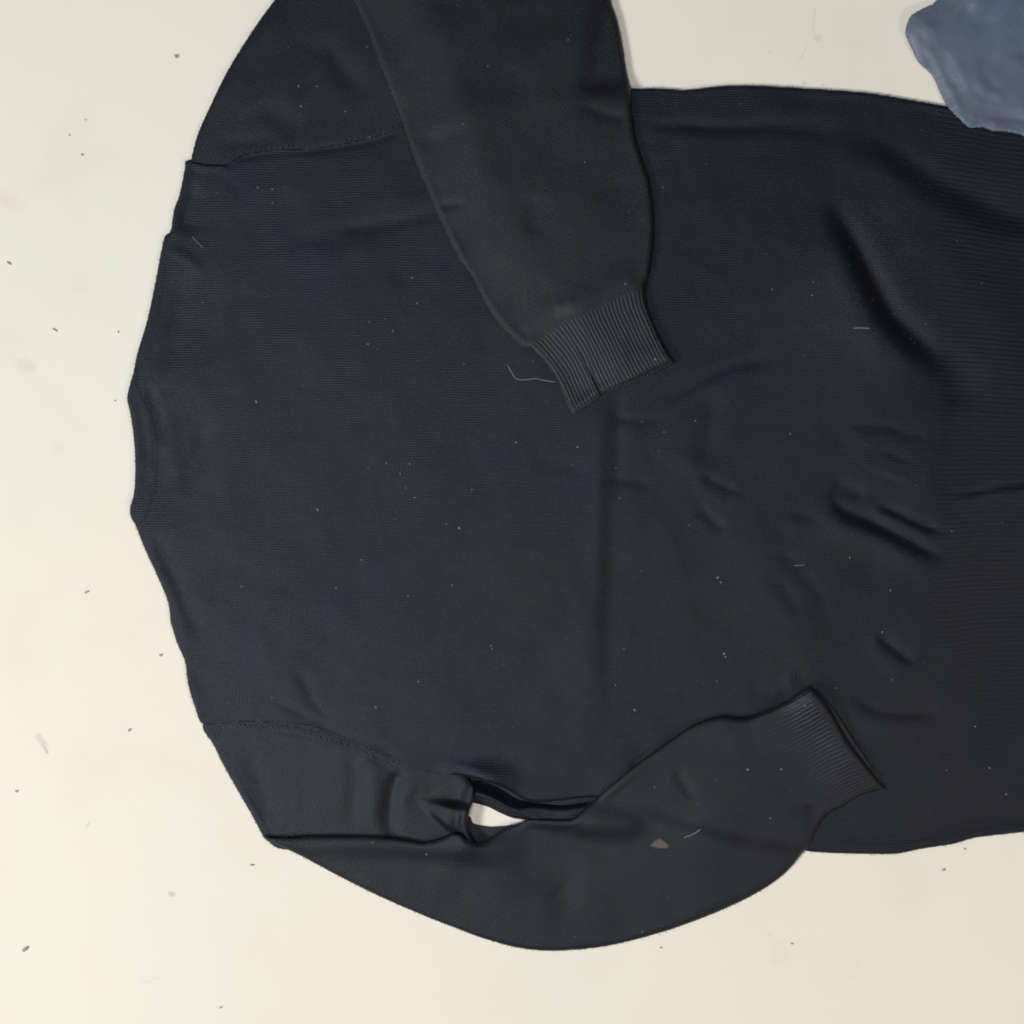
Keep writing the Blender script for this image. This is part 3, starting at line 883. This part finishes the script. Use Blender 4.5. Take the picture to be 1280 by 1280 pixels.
# loose fibres standing off the outlines and the surface of the knit
def fuzz(name, parent, F, sd, outline, per_edge, n_inner, k, mat):
    P = resample(np.vstack([outline, outline[:1]]), per_edge)
    V, Fc = [], []
    def hair(x, y, a, l, z0, z1):
        b0 = len(V); w = 0.22
        bend = random.uniform(-.7, .7)
        for t, ww in ((0, w), (.5, w*.9), (1, .05)):
            aa = a + bend*t
            cx, cy = x+math.cos(aa)*l*t, y+math.sin(aa)*l*t
            nx, ny = -math.sin(aa)*ww, math.cos(aa)*ww
            z = z0+(z1-z0)*t
            V.append(tuple(to_world(cx+nx, cy+ny, z, k))); V.append(tuple(to_world(cx-nx, cy-ny, z, k)))
        Fc.append((b0, b0+1, b0+3, b0+2)); Fc.append((b0+2, b0+3, b0+5, b0+4))
    for x, y in P:
        if not (-10 < x < 1290 and -10 < y < 1290): continue
        z = max(0.6, float(sample(F, x, y)))
        hair(x+random.uniform(-1, 1), y+random.uniform(-1, 1), random.uniform(0, 2*math.pi), random.uniform(1.0, 3.2), z*.6, z*random.uniform(.4, 1.1))
    x0, y0 = outline.min(0); x1, y1 = outline.max(0)
    for _ in range(n_inner):
        x, y = random.uniform(max(0, x0), min(1285, x1)), random.uniform(max(0, y0), min(1285, y1))
        if sample(sd, x, y) < 4: continue
        z = float(sample(F, x, y))
        hair(x, y, random.uniform(0, 2*math.pi), random.uniform(1.5, 4), z-.1, z+.7)
    o = link_mesh("fuzz", V, Fc, mat, parent, smooth=False)
    o["kind"] = "stuff"
mat_fuzz = plain("navy_fuzz", (0.045, 0.048, 0.056), 0.9)
fuzz("fuzz", body, Zbody, sd_body, body_poly, 2600, 5200, kz(5), mat_fuzz)
fuzz("fuzz", up, Zf1, sd_f1, fore_top_poly, 1500, 1500, kz(15), mat_fuzz)
fuzz("fuzz", lo, Zf2, sd_f2, fore_low_poly, 1700, 1700, kz(12), mat_fuzz)
fuzz("fuzz", lo, Zarm_low, sd_arml, arm_low_poly, 500, 300, kz(5), mat_fuzz)
fuzz("fuzz", up, Zarm, sd_armt, arm_top_poly, 500, 500, kz(5), mat_fuzz)

# ------------------------------------------------------------------ blue sheet at the corner
bl = cut_sheet("crumpled_sheet", sd_b, Zbl, blue_material(), None, kz(16), base=Zs*0.8+3, inset=1.5)
bl["label"] = "crumpled blue grey sheet with ragged edge lying over the sweater's corner"
bl["category"] = "plastic sheet"

# ------------------------------------------------------------------ lint, threads, grit
Ztop = Z0.copy()
Ztop = np.where(sd_f1 > 0, np.maximum(Ztop, Zf1), Ztop)
Ztop = np.where(sd_f2 > 0, np.maximum(Ztop, Zf2), Ztop)
cover = np.maximum.reduce([sd_body, sd_armt, sd_arml, sd_f1, sd_f2])

def fleck(V, F, x, y, l, w, ang, z, k):
    a = math.radians(ang); b0 = len(V)
    ux, uy = math.cos(a), -math.sin(a)
    for (p, q, h) in ((-1, 0, 0), (-.3, -1, .2), (.5, -.8, .1), (1, 0, 0), (.3, 1, .2), (-.5, .7, .1), (0, 0, 1.0)):
        q *= random.uniform(.7, 1.2)
        V.append(tuple(to_world(x+ux*p*l/2-uy*q*w/2, y+uy*p*l/2+ux*q*w/2, z+h*w*.5, k)))
    for i in range(6): F.append((b0+i, b0+(i+1) % 6, b0+6))

V, F = [], []
known = [(373,107,3),(396,107,2.5),(376,132,3),(462,171,3),(322,234,2.5),(340,236,2.5),(340,253,2.5),(515,347,3),(521,379,3),(460,430,3),(320,502,4.5),
  (645,553,3.6),(722,559,3.4),(574,660,4),(397,637,4),(483,579,2.8),(500,592,2.8),(512,580,2.6),(518,622,2.8),(452,700,2.8),(565,731,3),(558,655,3),
  (897,722,4.5),(901,728,3),(905,817,5),(907,821,3),(793,887,3.6),(1003,880,3.2),(869,526,2.6),(988,542,2.6),(1103,790,3.4),(1113,738,2.6),(1219,908,3.4),
  (976,961,3.4),(934,961,4.5),(962,1022,3),(1062,697,2.6),(794,888,3),(523,852,3),(614,807,3),(615,811,2.4),(818,984,3),(1004,445,2),(1014,370,2.6),(818,450,3.5),
  (781,356,3),(580,455,2.5),(590,612,2.5),(420,735,2.6),(302,733,2.6),(510,745,2.4),(633,1018+0,0),(690,975,0),(470,884,3.4),(365,1045,2.6),(466,1053,2.6),(533,1068,3),
  (710,52,2.5),(610,84,2.6),(579,157,2.6),(830,540,2.4),(1015,354,2.4),(965,362,2.4),(770,585,2.6),(1045,860,2.4),(1258,993,3.4),(1237,960,3)]
for x, y, l in known:
    if l <= 0: continue
    fleck(V, F, x, y, l*0.9, l*.5, random.uniform(0, 180), float(sample(Ztop, x, y))+.2, kz(9 if sample(sd_f1, x, y) < 0 and sample(sd_f2, x, y) < 0 else 15))
for _ in range(110):
    x, y = random.uniform(165, 1275), random.uniform(2, 1185)
    if sample(cover, x, y) < 6 or sample(sd_b, x, y) > 0: continue
    l = random.choice((1.0, 1.2, 1.5, 1.9))
    fleck(V, F, x, y, l, l*.6, random.uniform(0, 180), float(sample(Ztop, x, y))+.1, kz(9))
o = link_mesh("lint", V, F, mat_lint, None, smooth=False)
o["label"] = "tiny pale lint specks scattered over the navy knit"; o["category"] = "lint"; o["kind"] = "stuff"

def strand(name, pts, rad, mat, label, cat, k=kz(8), lift=.5):
    P = resample(catmull(pts, 8, False), 26)
    V, F = [], []
    tube(V, F, [wpt(x, y, Ztop, lift+.5*math.sin(i*.9), k) for i, (x, y) in enumerate(P)], rad*S, 5)
    o = link_mesh(name, V, F, mat); o["label"] = label; o["category"] = cat
    return o
strand("loose_thread", [(634,455),(638,463),(646,474),(660,474.5),(670,473.5),(682,476),(695,478)], .5, mat_hair, "pale curved loose thread beside the left side of the upper ribbed cuff", "thread")
strand("lint_fibre", [(1064,412),(1072,411.6),(1083,412.4)], .65, mat_hair, "short straight pale fibre left of the deep fold at upper right", "fibre")
strand("lint_fibre", [(855,1047),(864,1043.5),(870,1040),(875,1035)], .65, mat_hair, "short curved pale fibre on the lower sleeve beside the grey flake", "fibre", kz(12))
strand("lint_fibre", [(992,707),(1000,706.5),(1006,706)], .45, mat_hair, "faint short fibre at the middle of the body below the folds", "fibre")
strand("lint_fibre", [(240,296),(247,303),(254,310)], .4, mat_hair, "faint short fibre near the left shoulder edge", "fibre")
V, F = [], []
out = [(812,1058),(819,1051),(826,1047.5),(832,1052),(838,1057),(834,1061),(824,1061)]
for h in (0, 1.2):
    for i, (x, y) in enumerate(out):
        c = (825, 1056); s = 1 if h == 0 else .82
        V.append(wpt(c[0]+(x-c[0])*s, c[1]+(y-c[1])*s, Ztop, .1+h, kz(12)))
m = len(out)
F = [(i, (i+1) % m, m+(i+1) % m, m+i) for i in range(m)] + [tuple(range(m, 2*m))]
o = link_mesh("flake", V, F, mat_flake, None, smooth=False); o["label"] = "small grey triangular flake stuck on the lower sleeve"; o["category"] = "flake"

def grit(x, y, l, w, ang, mat, label):
    V, F = [], []
    a = math.radians(ang); ux, uy = math.cos(a), math.sin(a)
    rings = [(-1, .35, .3), (-.6, .9, .8), (0, 1, 1), (.6, .8, .9), (1, .3, .35)]
    for p, rw, rh in rings:
        for s in range(7):
            t = 2*math.pi*s/7
            q = math.cos(t)*rw*random.uniform(.85, 1.15)*w/2; h = (1+math.sin(t)*rh)*w*.35
            V.append(tuple(to_world(p*l/2*ux-q*uy, -(p*l/2*uy+q*ux), h)-to_world(0, 0, 0)))
    for i in range(4):
        for s in range(7): F.append((i*7+s, i*7+(s+1) % 7, (i+1)*7+(s+1) % 7, (i+1)*7+s))
    F.append(tuple(range(7))[::-1]); F.append(tuple(range(28, 35)))
    o = link_mesh("grit", V, F, mat); o.location = to_world(x, y, 0.1)
    o["label"] = label; o["category"] = "grit"
grit(220.5,71,3.6,5.2,20,mat_crumb_dk,"grey brown speck on the tabletop left of the top shoulder")
grit(11.5,329,6,2.2,-38,mat_crumb,"dark sliver on the tabletop at the far left edge, upper half")
grit(103,193.5,2.6,2.2,40,mat_crumb,"tiny dark speck on the upper left tabletop, lowest of a loose row of three")
grit(87,169,2,1.8,40,mat_crumb_dk,"tiny dark speck on the upper left tabletop, left one of a loose row of three")
grit(107,150,2,1.8,10,mat_crumb_dk,"tiny faint speck on the upper left tabletop, topmost of a loose row of three")
grit(69,412.5,7,2.2,-35,mat_crumb_dk,"thin slanted grey sliver on the tabletop right of the pinkish stain")
grit(108.5,740,6,2.6,35,mat_crumb_dk,"slanted grey sliver on the tabletop at mid left")
grit(162,912.5,4.6,2.8,60,mat_crumb_dk,"small dark speck on the tabletop left of the lower armhole")
grit(21,989,3,3,0,mat_crumb_dk,"faint speck on the tabletop below the brownish smear")
grit(315.5,1081,6,1.8,0,mat_crumb,"thin dark sliver on the tabletop below the sleeve's pointed fold")
grit(32,1186,9.5,4,42,mat_crumb_dk,"largest dark sliver, on the tabletop at lower left")
grit(276,1259,3.4,2.4,40,mat_crumb_dk,"faint speck on the tabletop near the bottom edge")
grit(148,415,3,1.6,80,mat_crumb_dk,"faint upright speck on the tabletop left of the neck")
grit(144,501,2.4,1.8,0,mat_crumb_dk,"tiny speck on the tabletop just left of the neckband corner")
grit(201,819,3.2,3.4,80,mat_crumb_dk,"pale grey speck on the tabletop close to the lower shoulder edge")
grit(1179.5,1087,4,3,30,mat_crumb_dk,"pale speck on the tabletop below the hem at lower right")
grit(1206,1061,3,2,0,mat_crumb_dk,"faint speck on the tabletop right beneath the hem's lower edge")
grit(826,1184.5,3,2,0,mat_crumb_dk,"tiny speck on the tabletop under the bent sleeve's curve")
grit(990,1179.5,3,2,0,mat_crumb_dk,"tiny speck on the bare tabletop at lower right of centre")
